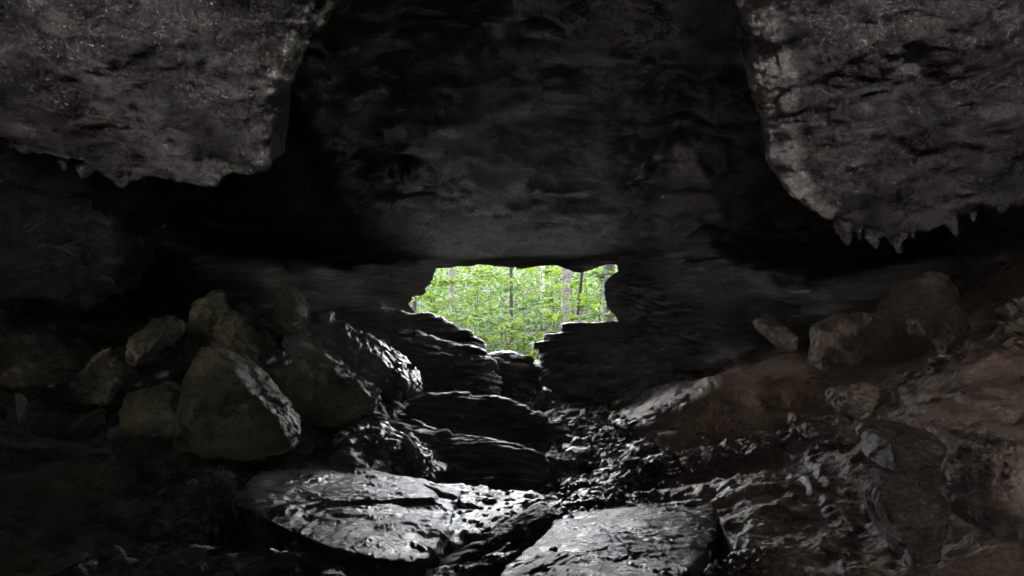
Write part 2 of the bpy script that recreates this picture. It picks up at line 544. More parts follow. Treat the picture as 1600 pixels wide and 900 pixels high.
# glints painted as a pale colour along the rims of the channel and along the drips
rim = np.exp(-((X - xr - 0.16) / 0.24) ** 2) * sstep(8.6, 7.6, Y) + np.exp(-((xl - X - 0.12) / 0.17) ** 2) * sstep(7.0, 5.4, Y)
glint_tone = np.clip(rim * (0.95 + 0.7 * fbm(qq * 1.5, 4, 0.6, seed=95)) + 0.5 * (edgeL + edgeR) * (0.4 + fbm(qq * 2, 3, seed=96)), 0, 1)
at_ = ce_o.data.attributes.new("mud_glint", 'FLOAT', 'POINT')
at_.data.foreach_set("value", glint_tone.astype(np.float32))

nx, ny = 240, 130
gx, gy = np.meshgrid(np.linspace(-12, 12, nx), np.linspace(-3.6, 2.6, ny))
gx, gy = gx.ravel(), gy.ravel()
zz = 3.3 + 0.30 * np.clip(1.0 - gy, 0, 9) + 0.25 * fbm(np.stack([gx, gy, gx * 0], 1) * 0.6, 4, seed=41) - 9 * sstep(6.6, 10.5, np.abs(gx)) + 2.2 * sstep(0.6, 2.0, gy)
V = np.stack([gx, gy, EYE + zz], 1)
fc = grid_faces(nx, ny)
cen = V[fc].mean(1)
mesh_obj("cave_ceiling", V, fc, CEIL, kind="structure")
TA, TE = math.tan(R(SUN_AZ - 180)), math.tan(R(SUN_EL))


def light_hole_for(x, y, z, hw, hh_):  # added opening behind the viewer, set so the sun reaches the given point
    dy = y + 3.0
    return (x - TA * dy, EYE + z + TE * dy, hw, hh_)


LIGHT_HOLES = [light_hole_for(-4.0, 6.0, 1.8, 0.125, 0.07), light_hole_for(-2.85, 6.2, 1.65, 0.14, 0.08), light_hole_for(-2.1, 5.3, 2.0, 0.08, 0.065),
           light_hole_for(2.8, 6.0, 1.85, 0.15, 0.085), light_hole_for(4.2, 6.8, 1.7, 0.12, 0.07), light_hole_for(5.5, 7.4, 1.55, 0.115, 0.065),
           light_hole_for(3.4, 4.5, -1.05, 0.11, 0.07), light_hole_for(4.6, 4.9, -0.6, 0.10, 0.065), light_hole_for(-3.2, 6.2, -0.5, 0.035, 0.035)]
# the back wall, with small unseen openings added to throw light on panels and banks
gx, gz = np.meshgrid(np.linspace(-14, 12, 1000), np.linspace(-2.5, 8.5, 420))
gx, gz = gx.ravel(), gz.ravel()
V = np.stack([gx, -3.0 + 0.15 * fbm(np.stack([gx, gx * 0, gz], 1) * 0.8, 4, seed=43), gz], 1)
fc = grid_faces(1000, 420)
cen = V[fc].mean(1)
hole = np.zeros(len(cen), bool)
for hx, hz_, hw, hh_ in LIGHT_HOLES:
    hole |= ((cen[:, 0] - hx) / hw) ** 4 + ((cen[:, 2] - hz_) / hh_) ** 4 < 1 + 0.4 * fbm(cen * 1.6, 3)
mesh_obj("cave_wall", V, fc[~hole], CEIL, kind="structure")

# the hill the cave lies under, outside: cliff over the mouth and the ground above the roof
pr = np.array([(13.6, 2.7), (13.4, 4.5), (13.5, 6.5), (12.9, 9.0), (11.0, 11.0), (6.0, 12.0), (0.0, 11.5), (-3.0, 10.5)])
tt_ = np.linspace(0, len(pr) - 1, 60)
gx, gt = np.meshgrid(np.linspace(-60, 60, 140), tt_)
gx, gt = gx.ravel(), gt.ravel()
V = np.stack([gx, np.interp(gt, np.arange(len(pr)), pr[:, 0]), np.interp(gt, np.arange(len(pr)), pr[:, 1])], 1)
V[:, 1] += 0.5 * fbm(V * np.array([0.3, 0.3, 0.5]), 4, seed=91) * sstep(0, 2, gt)
V[:, 2] += 0.4 * fbm(V * 0.3, 4, seed=92) * sstep(0, 2, gt)
mesh_obj("hill", V, grid_faces(140, 60), LEDGE, kind="structure")

# ------------------------------------------------------------------ wall round the mouth
OUT = [(683, 420), (715, 416), (739, 417), (756, 413), (778, 417), (811, 420), (850, 414), (872, 416), (892, 423), (906, 427),
       (914, 424), (922, 417), (939, 413), (964, 413), (966, 424), (956, 430), (946, 438), (944, 448), (944, 460), (947, 478),
       (953, 487), (961, 492), (964, 500), (955, 508), (944, 512), (919, 515), (890, 516), (857, 518), (855, 534), (842, 541),
       (845, 553), (847, 558), (845, 565), (848, 572), (843, 577), (840, 583), (834, 575), (829, 568), (822, 560), (810, 555),
       (794, 552), (775, 552), (761, 551), (748, 545), (750, 540), (740, 535), (725, 526), (708, 511), (692, 502), (672, 496),
       (655, 492), (647, 484), (640, 475), (644, 464), (653, 462), (661, 462), (666, 455), (667, 450), (673, 442), (678, 434), (678, 427)]
YW = 12.0
OV = np.array([P(x, y, YW) for x, y in OUT])[:, [0, 2]]
seg = np.linalg.norm(np.roll(OV, -1, 0) - OV, axis=1)
cum = np.concatenate([[0], np.cumsum(seg)])
NT = 900
tt = np.linspace(0, cum[-1], NT, endpoint=False)
closed = np.concatenate([OV, OV[:1]])
ox = np.interp(tt, cum, closed[:, 0])
oz = np.interp(tt, cum, closed[:, 1])
cx, cz = 0.0, EYE - 0.25
ang = np.arctan2(oz - cz, ox - cx)
# rings: from outside (behind) through the rim to far out on the inside face
rings = [(-1.0, 13.6), (-0.55, 13.0), (-0.3, 12.6), (-0.12, 12.25), (0.0, 12.0)]
rr = np.concatenate([[0.015, 0.035, 0.06, 0.09, 0.13, 0.17, 0.22], np.geomspace(0.28, 8, 85)])
VR = []
jag = fbm(np.stack([ox * 3, oz * 16, oz * 0], 1), 4, 0.6, seed=51) * 0.05
for r, yy in rings:
    k = 1.0 + max(0, -r) * 0.45
    sxx = cx + (ox - cx) * k + np.cos(ang) * (0.05 * -r)
    szz = cz + (oz - cz) * k
    VR.append(np.stack([sxx + jag * np.cos(ang) * 0.6, np.full(NT, yy), szz + jag * np.sin(ang) * 0.6], 1))
for r in rr:
    blend = sstep(0.0, 1.2, r)
    ddx = np.cos(ang)
    ddz = np.sin(ang)
    sxx = ox + ddx * r * (1.0 + 0.1 * blend)
    szz = oz + ddz * r * 0.75
    yy = 12.0 - 0.02 - 0.32 * r ** 0.8 * (0.4 + 0.6 * np.abs(ddx)) * sstep(0, 0.3, r)
    VR.append(np.stack([sxx + jag * ddx * 0.6, yy + sxx * 0, szz + jag * ddz * 0.6], 1))
V = np.concatenate(VR)
nrow = len(VR)
qw = V.copy()
rad = np.concatenate([np.full(NT, min(0, r)) for r, _ in rings] + [np.full(NT, r) for r in rr])
amp = sstep(0.0, 0.5, rad)
lay = ridged(qw * np.array([0.9, 0.9, 4.5]) + 0.4 * fbm(qw * 0.8, 3, seed=52)[:, None], 5, 0.6, seed=53)
ql = np.round(qw[:, 2] * 7 + fbm(qw * 0.8, 3, seed=54)) / 7
lc = fbm(np.stack([qw[:, 0] * 1.1, ql * 9, qw[:, 1] * 0.5], 1), 3, seed=55)
V[:, 1] -= (0.03 + amp * 0.97) * (0.13 * lay + 0.22 * lc) + amp * 0.12 * fbm(qw * 1.1, 4, seed=56)
V[:, 2] += amp * 0.03 * lay
fr = []
for a in range(nrow - 1):
    i0 = a * NT + np.arange(NT)
    i1 = a * NT + (np.arange(NT) + 1) % NT
    fr.append(np.stack([i0, i1, i1 + NT, i0 + NT], 1))
mesh_obj("cave_wall", V, np.concatenate(fr), LEDGE, kind="structure")

# ------------------------------------------------------------------ rocks
_ico = {}


def ico(level):
    if level not in _ico:
        bm = bmesh.new()
        bmesh.ops.create_icosphere(bm, subdivisions=level, radius=1)
        v = np.array([x.co[:] for x in bm.verts])
        f = np.array([[x.index for x in fa.verts] for fa in bm.faces])
        bm.free()
        _ico[level] = (v, f)
    return _ico[level]


def hull_planes(pts):
    bm = bmesh.new()
    for p in pts:
        bm.verts.new(p)
    bmesh.ops.convex_hull(bm, input=bm.verts)
    bm.normal_update()
    c = pts.mean(0)
    pl = []
    for f in bm.faces:
        n = np.array(f.normal[:])
        dd = n @ (np.array(f.verts[0].co[:]) - c)
        if dd < 0:
            n, dd = -n, -dd
        if dd > 1e-5:
            pl.append((*n, dd))
    bm.free()
    return c, np.array(pl)


def vnormals(V, f):
    n = np.cross(V[f[:, 1]] - V[f[:, 0]], V[f[:, 2]] - V[f[:, 0]])
    out = np.zeros_like(V)
    for k in range(3):
        np.add.at(out, f[:, k], n)
    return out / (np.linalg.norm(out, axis=1)[:, None] + 1e-12)


def rock_geo(pts, seed=0, level=6, sharp=18, amp=0.085, strata=None, cuts=9, fine=0.012):
    pts = np.asarray(pts, float)
    rng = np.random.default_rng(seed + 100)
    c, pl = hull_planes(pts)
    q_ = pts - c
    size = np.linalg.norm(q_, axis=1).max()
    for k in range(cuts * 2):                   # broken corners
        n = rng.normal(size=3)
        n /= np.linalg.norm(n)
        pl = np.vstack([pl, [*n, (q_ @ n).max() * rng.uniform(0.84, 0.97)]])
    cov = np.cov(q_.T) + np.eye(3) * (size * 0.12) ** 2
    ew, ev = np.linalg.eigh(cov)
    A = ev * np.sqrt(ew)
    v, f = ico(level)
    dirs = v @ A.T
    wd = v * 1.6 + seed * 1.7
    dirs = dirs * (1 + 0.10 * np.stack([fbm(wd, 4, 0.55, seed=11), fbm(wd, 4, 0.55, seed=12), fbm(wd, 4, 0.55, seed=13)], 1))
    g = dirs @ pl[:, :3].T / pl[None, :, 3]
    g = np.clip(g, 0, None)
    gm = g.max(1)
    sharp = sharp * 2.2
    t = 1 / (gm * (((g / gm[:, None]) ** sharp).sum(1)) ** (1 / sharp))
    V = c + dirs * t[:, None]
    if np.linalg.det(A) < 0:
        f = f[:, ::-1]
    n = vnormals(V, f)
    L = size
    qv = V + seed * 3.3
    wv = np.stack([fbm(qv / L * 1.3, 3, seed=1), fbm(qv / L * 1.3, 3, seed=2), fbm(qv / L * 1.3, 3, seed=3)], 1) * L * 0.25
    dsp = amp * L * (0.45 * ridged((qv + wv) / L * 1.9, 6, 0.56, seed=4) + 0.4 * fbm(qv / L * 1.6, 5, 0.5, seed=5))
    dsp += amp * L * 0.9 * facets((qv + wv * 0.5) / L * 2.4, 3, 0.7)
    dsp += amp * L * 0.42 * facets((qv + wv * 0.8) / L * 6.5 * np.array([1, 1, 1.5]), 4, 0.7)
    dsp += amp * L * 0.2 * facets((qv + wv) / L * 16 * np.array([1, 1, 1.4]), 5, 0.7)
    if strata is not None:
        s = np.asarray(strata, float)
        s /= np.linalg.norm(s)
        h = qv @ s
        lat = qv - h[:, None] * s
        u = h * 14 + 1.2 * fbm(qv * 1.1, 3, seed=6)
        fl = np.floor(u)
        lv = perlin(np.stack([lat[:, 0] * 1.5, lat[:, 1] * 1.5 + lat[:, 2], fl * 3.17], 1))
        groove = np.exp(-((u - fl - 0.5) / 0.5) ** 4)
        dsp += 0.10 * lv + 0.035 * groove
    an_ = np.array([1.0, 1.9, 1.5])
    pat = np.clip(0.5 + 1.3 * fbm(qv * 1.7, 3, seed=9), 0.05, 1.5)
    dsp += fine * pat * (0.9 * ridged(qv * 4.2 * an_, 5, 0.6, seed=7) + 0.5 * fbm(qv * 13 * an_, 3, seed=8))
    return V + n * dsp[:, None], f


def rock(name, label, front, mat, thick=0.8, seed=0, back=0.75, lift=0.0, cat="boulder", group=None, skew=(0, 0), **kw):
    """a rock from the outline of its near side (pixel, pixel, distance) and its thickness away from the viewer"""
    fp = np.array([P(*a) for a in front])
    c = fp.mean(0)
    bp = c + (fp - c) * np.array([back, 1, back]) + np.array([skew[0], thick, lift + skew[1]])
    mp = c + (fp - c) * 1.0 + np.array([skew[0] * 0.4, thick * 0.4, lift * 0.4 + skew[1] * 0.4])
    V, f = rock_geo(np.vstack([fp, mp, bp]), seed, **kw)
    o = mesh_obj(name, V - c, f, mat, label=label, category=cat)
    o.location = c
    if group:
        o["group"] = group
    return o


def ledge(label, outline, mat, thick, seed, layers, jut=0.12, dip=0.06, lean=0.0, group=None):
    """a stack of broken beds filling an outline (pixel, pixel, distance); one mesh"""
    rng = np.random.default_rng(seed)
    fp = np.array([P(*a) for a in outline])
    c = fp.mean(0)
    z0, z1 = fp[:, 2].min(), fp[:, 2].max()
    cuts_ = np.sort(np.concatenate([[z0, z1], z0 + (z1 - z0) * (np.arange(1, layers) + rng.uniform(-0.35, 0.35, layers - 1)) / layers]))
    n_ = len(fp)
    Vs, Fs, off = [], [], 0
    for k in range(layers):
        za, zb = cuts_[k], cuts_[k + 1]
        zm = (za + zb) / 2
        xs, ys = [], []
        for j in range(n_):
            p, r_ = fp[j], fp[(j + 1) % n_]
            if (p[2] - zm) * (r_[2] - zm) <= 0 and p[2] != r_[2]:
                t_ = (zm - p[2]) / (r_[2] - p[2])
                e_ = p + t_ * (r_ - p)
                xs.append(e_[0]); ys.append(e_[1])
        if len(xs) < 2:
            continue
        xa, xb = min(xs), max(xs)
        ya, yb = ys[int(np.argmin(xs))], ys[int(np.argmax(xs))]
        m = max(3, int((xb - xa) / 0.5) + 1)
        pts = []
        j0 = rng.uniform(-jut, jut)
        for u_ in np.linspace(0, 1, m):
            ex = rng.uniform(-0.5, 0.5) * jut if u_ in (0, 1) else 0
            x_ = xa + u_ * (xb - xa) + ex
            y_ = ya + u_ * (yb - ya) + j0 + rng.uniform(-0.6, 0.6) * jut + lean * (zm - z0)
            dz = dip * (x_ - c[0]) * rng.uniform(0.6, 1.2)
            for zz_ in (za - 0.015, zb + 0.02):
                pts.append((x_, y_, zz_ + dz + rng.uniform(-0.015, 0.015)))
                pts.append((x_ + rng.uniform(-0.1, 0.1), y_ + thick * rng.uniform(0.8, 1.1), zz_ + dz - 0.12 * thick))
        v, f = rock_geo(np.array(pts), seed * 31 + k, 5, 22, 0.035, cuts=3, fine=0.016)
        Vs.append(v); Fs.append(f + off); off += len(v)
    o = mesh_obj("rock_ledge", np.concatenate(Vs) - c, np.concatenate(Fs), mat, label=label, category="ledge")
    o.location = c
    return o


rock("boulder", "tall pointed boulder with a lit right ridge on the left bank",
     [(262, 705, 5.9), (280, 610, 6.0), (312, 536, 6.2), (350, 562, 6.2), (392, 615, 6.0), (435, 655, 5.9), (458, 698, 5.8), (430, 715, 5.7), (330, 720, 5.6)],
     OLIVE, 0.7, 1, sharp=26, amp=0.05)
rock("boulder", "small tilted olive boulder behind and left of the tall pointed one",
     [(188, 570, 7.0), (200, 532, 7.0), (240, 500, 7.1), (264, 494, 7.1), (262, 515, 7.0), (232, 548, 6.9), (200, 575, 6.9)], OLIVE, 0.5, 2, sharp=24)
rock("boulder", "dark sloping boulder with a speckled ridge above the tall pointed one",
     [(285, 480, 8), (330, 458, 8.2), (372, 500, 8.1), (408, 552, 8), (390, 590, 7.8), (290, 570, 7.8)], OLIVE, 0.8, 3, sharp=24)
rock("boulder", "narrow upright rock standing at the head of the long sloping slab",
     [(428, 500, 8.9), (438, 438, 9.0), (452, 452, 9), (468, 478, 9), (470, 500, 8.9), (450, 515, 8.8)], OLIVE, 0.5, 4, sharp=24)
rock("rock_slab", "long slab sloping down right towards the dark ledges",
     [(440, 510, 8.6), (480, 484, 8.8), (560, 530, 8.7), (642, 600, 8.5), (640, 628, 8.3), (590, 630, 8.2), (500, 590, 8.2), (445, 550, 8.3)], GREY, 0.9, 5, cat="slab", sharp=20, skew=(0.2, -0.1))
rock("boulder", "broad dark boulder with a blunt lit nose below the long sloping slab",
     [(395, 600, 7.3), (440, 575, 7.5), (490, 560, 7.6), (545, 598, 7.5), (592, 632, 7.3), (570, 655, 7.2), (500, 680, 7.0), (420, 660, 7.0)], OLIVE, 0.9, 6, sharp=22)
rock("boulder", "shining oblong boulder lying diagonally above the big wet slab",
     [(500, 705, 6.4), (535, 660, 6.8), (590, 672, 6.9), (650, 698, 6.9), (703, 745, 6.6), (690, 768, 6.4), (610, 765, 6.2), (520, 735, 6.1)], GREY, 0.8, 7, sharp=18, skew=(0.15, -0.15))
rock("rock_slab", "big wet slab with pitted shining top in the left foreground",
     [(358, 782, 4.7), (395, 745, 5.6), (430, 706, 6.5), (480, 708, 6.6), (600, 735, 6.2), (720, 768, 5.8), (705, 862, 4.0), (640, 878, 3.76), (560, 872, 3.76), (470, 840, 4.05),
      (600, 905, 3.9), (420, 840, 4.5), (700, 890, 4.1)], GREY, 0.15, 8, back=1.0, lift=-0.25, cat="slab", level=7, sharp=22, amp=0.02, fine=0.007, cuts=2)
rock("rock_slab", "low wet slab between the big left slab and the gully",
     [(650, 764, 5.85), (770, 766, 6.1), (850, 766, 6.0), (852, 790, 5.5), (790, 825, 4.9), (715, 858, 4.3), (680, 862, 4.2), (860, 815, 5.5)], GREY, 0.15, 9, back=1.0, lift=-0.25, cat="slab", level=6, sharp=24, amp=0.05)
rock("rock_slab", "thin dark slab on edge pointing at the gully from the bottom centre",
     [(660, 905, 4.0), (700, 880, 4.1), (800, 828, 4.5), (868, 797, 4.8), (886, 799, 4.85), (872, 816, 4.75), (800, 862, 4.35), (720, 915, 3.95)], LEDGE, 0.18, 10, cat="slab", sharp=30, amp=0.025, skew=(-0.05, 0))
rock("rock_slab", "pale wet slab shining brightest at the bottom centre",
     [(770, 905, 3.52), (880, 803, 4.9), (990, 790, 5.12), (1108, 778, 5.25), (1124, 792, 5.1), (1120, 840, 4.3), (1060, 905, 3.55), (1100, 935, 3.5), (780, 935, 3.5)], GREY, 0.1, 11, back=1.0, lift=-0.3, cat="slab", level=7, sharp=22, amp=0.014, fine=0.006, cuts=0)
rock("boulder", "wet wedge boulder in the gully with a pale left side",
     [(925, 782, 6.0), (985, 728, 6.3), (1040, 708, 6.4), (1082, 720, 6.3), (1078, 745, 6.1), (1005, 780, 5.8)], GREY, 0.6, 12, sharp=26, skew=(-0.1, 0))
rock("boulder", "square dark block at the left edge of the gully bed",
     [(850, 728, 7.2), (862, 718, 7.3), (900, 722, 7.3), (906, 745, 7.1), (895, 760, 7.0), (855, 755, 7.0)], LEDGE, 0.5, 13, sharp=30)
# dark ledges left of the gully
rock("rock_ledge", "lowest black ledge facing the viewer behind the wet slabs",
     [(590, 660, 7.5), (640, 664, 7.6), (700, 680, 7.5), (770, 687, 7.4), (815, 698, 7.3), (856, 722, 7.1), (855, 772, 6.9), (700, 776, 6.8), (600, 765, 6.9)],
     LEDGE, 0.8, 14, lift=-0.38, cat="ledge", level=7, sharp=30, amp=0.03, strata=(0.06, 0.12, 1), cuts=1)
rock("rock_ledge", "middle black ledge with a thin bright top edge",
     [(640, 625, 9.0), (745, 614, 9.1), (800, 630, 9.0), (886, 668, 8.7), (890, 690, 8.5), (845, 722, 8.3), (650, 700, 8.3)],
     LEDGE, 0.9, 15, lift=-0.36, cat="ledge", level=7, sharp=30, amp=0.03, strata=(0.06, 0.12, 1), cuts=1)
rock("rock_ledge", "dark sloping ledge under the left side of the cave mouth",
     [(570, 555, 10.3), (640, 520, 10.8), (700, 532, 10.9), (760, 556, 10.8), (780, 590, 10.5), (770, 645, 9.8), (620, 665, 9.6), (570, 620, 9.8)],
     LEDGE, 1.2, 16, lift=-0.25, cat="ledge", level=7, sharp=24, amp=0.04, strata=(0.12, 0.15, 1), cuts=2)
rock("rock_ledge", "layered ledge whose thin tip juts into the left of the mouth",
     [(620, 486, 11.6), (672, 497, 11.6), (705, 510, 11.6), (730, 527, 11.5), (760, 536, 11.4), (755, 545, 11.3), (690, 556, 11.1), (620, 556, 11.0)],
     LEDGE, 0.7, 17, lift=-0.15, cat="ledge", level=7, sharp=30, amp=0.03, strata=(0.1, 0.15, 1), cuts=0)
rock("rock_ledge", "layered step at the bottom of the mouth left of the notch",
     [(730, 553, 11.2), (795, 552, 11.3), (826, 562, 11.3), (842, 586, 11.1), (842, 606, 10.7), (800, 620, 10.5), (720, 608, 10.5)],
     LEDGE, 0.8, 18, lift=-0.15, cat="ledge", level=7, sharp=30, amp=0.035, strata=(0.1, 0.18, 1), cuts=0)
rock("rock_ledge", "heavy broken ledge on the right side of the mouth",
     [(862, 538, 11.4), (905, 528, 11.6), (965, 520, 11.6), (1030, 540, 11.3), (1060, 600, 10.6), (950, 632, 10.3), (862, 612, 10.6), (846, 565, 11.1)],
     LEDGE, 0.9, 19, lift=-0.1, cat="ledge", level=7, sharp=22, amp=0.05, strata=(-0.15, 0.2, 1), cuts=3)
ledge("thin flat beds capping the right side of the mouth",
      [(853, 515, 11.5), (900, 511, 11.6), (968, 507, 11.6), (1000, 520, 11.4), (990, 545, 11.3), (860, 545, 11.4)], LEDGE, 0.6, 23, 4, 0.10, 0.05, 0.1)
rock("stone", "loose round stone on top of the right ledges in the mouth",
     [(893, 512, 11.75), (897, 504, 11.75), (906, 502, 11.8), (914, 507, 11.75), (916, 514, 11.7)], LEDGE, 0.2, 20, cat="stone", level=5)
ledge("narrow ledge sticking out at the side of the notch",
      [(832, 540, 11.3), (850, 535, 11.4), (872, 535, 11.4), (872, 553, 11.2), (846, 553, 11.2)], LEDGE, 0.4, 21, 2, 0.05)
# right side
rock("boulder", "pale broken boulder on the right bank under the dripstone",
     [(1270, 575, 9), (1288, 514, 9.1), (1340, 490, 9.3), (1390, 500, 9.4), (1430, 560, 9.1), (1330, 600, 8.8)], BROWN, 0.7, 22, sharp=24, amp=0.09)
rock("rock_ledge", "rough tongue of rock left of the pale broken boulder",
     [(1185, 500, 10), (1215, 500, 10.1), (1240, 520, 10), (1262, 545, 9.9), (1245, 555, 9.8), (1215, 535, 9.8)], BROWN, 0.5, 23, cat="ledge", sharp=24, amp=0.08)
rock("boulder", "dark upper block with a pale left edge at the lower right",
     [(1393, 690, 4.15), (1405, 668, 4.4), (1450, 672, 4.5), (1480, 700, 4.2), (1475, 760, 3.9), (1400, 742, 3.9)], BROWN, 0.5, 24, sharp=40, amp=0.03)
rock("boulder", "dark lower block with a pale broken left edge at the lower right",
     [(1370, 762, 3.85), (1392, 740, 4.0), (1470, 745, 3.9), (1490, 800, 3.6), (1465, 900, 3.3), (1440, 905, 3.35), (1420, 835, 3.6), (1380, 795, 3.7)], BROWN, 0.4, 25, sharp=40, amp=0.03)
rock("boulder", "rough brown boulder at the right edge above the dark hollow",
     [(1545, 760, 3.9), (1560, 720, 4.1), (1640, 690, 4.2), (1660, 830, 3.6), (1590, 850, 3.5), (1550, 820, 3.6)], BROWN, 0.5, 26, sharp=24, amp=0.08)
rock("boulder", "rubbly block at the left end of the dark soil ledge",
     [(1318, 640, 6.0), (1325, 615, 6.2), (1370, 610, 6.3), (1405, 628, 6.2), (1400, 655, 5.9), (1345, 655, 5.8)], BROWN, 0.5, 27, sharp=26, amp=0.1)
rock("rock_slab", "flat dark ledge of soil covered rock on the right bank",
     [(1390, 655, 5.7), (1400, 622, 6.0), (1500, 615, 6.0), (1560, 620, 5.8), (1560, 645, 5.5), (1450, 668, 5.4)], BROWN, 0.6, 28, cat="slab", sharp=30, amp=0.03)
rock("boulder", "angular pale rock standing on the upper right slope",
     [(1530, 605, 5.6), (1535, 565, 5.7), (1560, 555, 5.8), (1575, 590, 5.7), (1560, 610, 5.5)], BROWN, 0.3, 29, sharp=36)
rock("boulder", "upright leaning rock on the crest of the right slope",
     [(1485, 545, 7.2), (1500, 478, 7.3), (1508, 480, 7.3), (1505, 530, 7.2), (1540, 560, 7.1), (1490, 560, 7.0)], BROWN, 0.3, 30, sharp=36)
rock("boulder", "round dark rock left of the leaning one on the right slope",
     [(1445, 500, 7.6), (1470, 482, 7.7), (1488, 490, 7.7), (1482, 530, 7.5), (1450, 525, 7.4)], BROWN, 0.4, 31, sharp=20)
rock("boulder", "long low rock at the top of the far right bank",
     [(1370, 520, 9.6), (1400, 462, 9.8), (1470, 425, 9.9), (1500, 450, 9.8), (1480, 530, 9.4)], BROWN, 0.6, 32, sharp=20, amp=0.09)
rock("boulder", "flat stepped rock set in the muddy slope below the rubbly block",
     [(1268, 690, 5.6), (1275, 672, 5.8), (1340, 665, 5.9), (1390, 680, 5.7), (1385, 695, 5.5), (1300, 698, 5.4)], BROWN, 0.5, 33, sharp=28, amp=0.05)
# left side, dim
rock("rock_ledge", "rough bulging wall rock hanging at the left edge",
     [(-160, 290, 7.6), (60, 295, 7.8), (150, 335, 7.8), (182, 395, 7.6), (150, 455, 7.4), (100, 478, 7.2), (-160, 450, 7)], LEDGE, 1.2, 34, cat="ledge", level=7, sharp=14, amp=0.10)
rock("boulder", "wide dark boulder with a lit left shoulder at the left edge",
     [(-20, 560, 6.5), (20, 525, 6.6), (75, 560, 6.5), (85, 600, 6.3), (10, 615, 6.2)], OLIVE, 0.6, 35, sharp=20)
rock("boulder", "greenish boulder under the small tilted olive one",
     [(110, 620, 6.6), (140, 560, 6.7), (165, 545, 6.7), (180, 600, 6.5), (160, 640, 6.4)], OLIVE, 0.5, 36, sharp=20)
rock("boulder", "rounded olive boulder beside the foot of the tall pointed one",
     [(180, 690, 6.3), (195, 615, 6.4), (250, 605, 6.5), (275, 650, 6.3), (262, 700, 6.1)], OLIVE, 0.6, 37, sharp=18, amp=0.08)
rock("boulder", "gritty block with a pale corner above the scree",
     [(125, 790, 4.9), (145, 730, 5.2), (180, 705, 5.3), (197, 718, 5.3), (192, 765, 5.0), (150, 810, 4.8)], OLIVE, 0.5, 38, sharp=26, amp=0.07)
rock("boulder", "rough low boulder left of the gritty block",
     [(20, 800, 4.6), (40, 760, 4.8), (85, 750, 4.9), (125, 775, 4.8), (125, 830, 4.5), (60, 840, 4.4)], OLIVE, 0.5, 39, sharp=20, amp=0.09)
rock("boulder", "brown topped rock in the bottom left corner",
     [(-20, 905, 3.8), (-10, 850, 4.1), (40, 845, 4.2), (70, 860, 4.1), (115, 890, 3.8), (60, 915, 3.7)], OLIVE, 0.4, 40, sharp=22, amp=0.07)
rock("stone", "slim yellowish stone standing on end near the left edge",
     [(8, 672, 5.6), (12, 620, 5.7), (22, 616, 5.7), (30, 670, 5.6)], OLIVE, 0.15, 41, cat="stone", level=5, sharp=24)
rock("boulder", "smooth humped stone below the big wet slab",
     [(455, 905, 4.0), (470, 868, 4.15), (495, 862, 4.2), (512, 880, 4.1), (515, 910, 3.95)], GREY, 0.25, 42, cat="stone", sharp=12, amp=0.03)
rock("boulder", "flat humped stone at the bottom edge left of the smooth one",
     [(330, 905, 3.9), (350, 888, 4.0), (410, 884, 4.05), (432, 905, 3.9), (380, 915, 3.85)], GREY, 0.25, 43, cat="stone", sharp=14, amp=0.04)
rock("boulder", "wet crumbling rock at the bottom edge between the slabs",
     [(520, 910, 3.9), (570, 888, 4.1), (640, 885, 4.1), (680, 905, 3.9), (600, 920, 3.8)], GREY, 0.25, 44, cat="stone", sharp=16, amp=0.07)

# ------------------------------------------------------------------ dripstone
def dripstone(label, x, ytop, ytip, Yd, wpx, seed, tilt=0.0):
    rng = np.random.default_rng(seed)
    top, tip = P(x, ytop, Yd), P(x + tilt, ytip, Yd + 0.05)
    r0 = wpx / F * Yd / 2
    nr, ns = 60, 56
    t = np.linspace(-0.35, 1, nr)
    an = np.linspace(0, 2 * np.pi, ns, endpoint=False)
    prof = np.where(t < 0, 1 + 0.9 * t * t * 8 * 0.3, np.clip(1 - t, 0, 1) ** 0.62) + 0.0
    prof[-1] = 0.02
    ax = top + (tip - top) * t[:, None] + np.stack([0.12 * r0 * np.sin(t * 6 + seed), 0.12 * r0 * np.cos(t * 5 + seed), t * 0], 1)
    V = np.stack([ax[:, 0:1] + r0 * prof[:, None] * np.cos(an), ax[:, 1:2] + 0.8 * r0 * prof[:, None] * np.sin(an), np.repeat(ax[:, 2:3], ns, 1)], 2).reshape(-1, 3)
    n = np.stack([np.tile(np.cos(an), nr), np.tile(np.sin(an), nr), np.zeros(nr * ns)], 1)
    pw = np.repeat(np.clip(prof, 0.1, 1), ns)
    fl = ridged(V * np.array([7, 7, 2.2]) + seed, 4, 0.55, seed=1)
    V = V + n * (pw * r0 * (0.5 * fl + 0.75 * fbm(V * np.array([6, 6, 4]) + seed, 5, 0.6, seed=2) + 0.3 * facets(V * 9 + seed, 1)))[:, None]
    c = top
    idx = np.arange(nr * ns).reshape(nr, ns)
    f = np.stack([idx[:-1].ravel(), np.roll(idx[:-1], -1, 1).ravel(), np.roll(idx[1:], -1, 1).ravel(), idx[1:].ravel()], 1)
    o = mesh_obj("stalactite", V - c, f[:, ::-1], CEIL, label=label, category="stalactite", group="dripstones along the ceiling edges")
    o.location = c


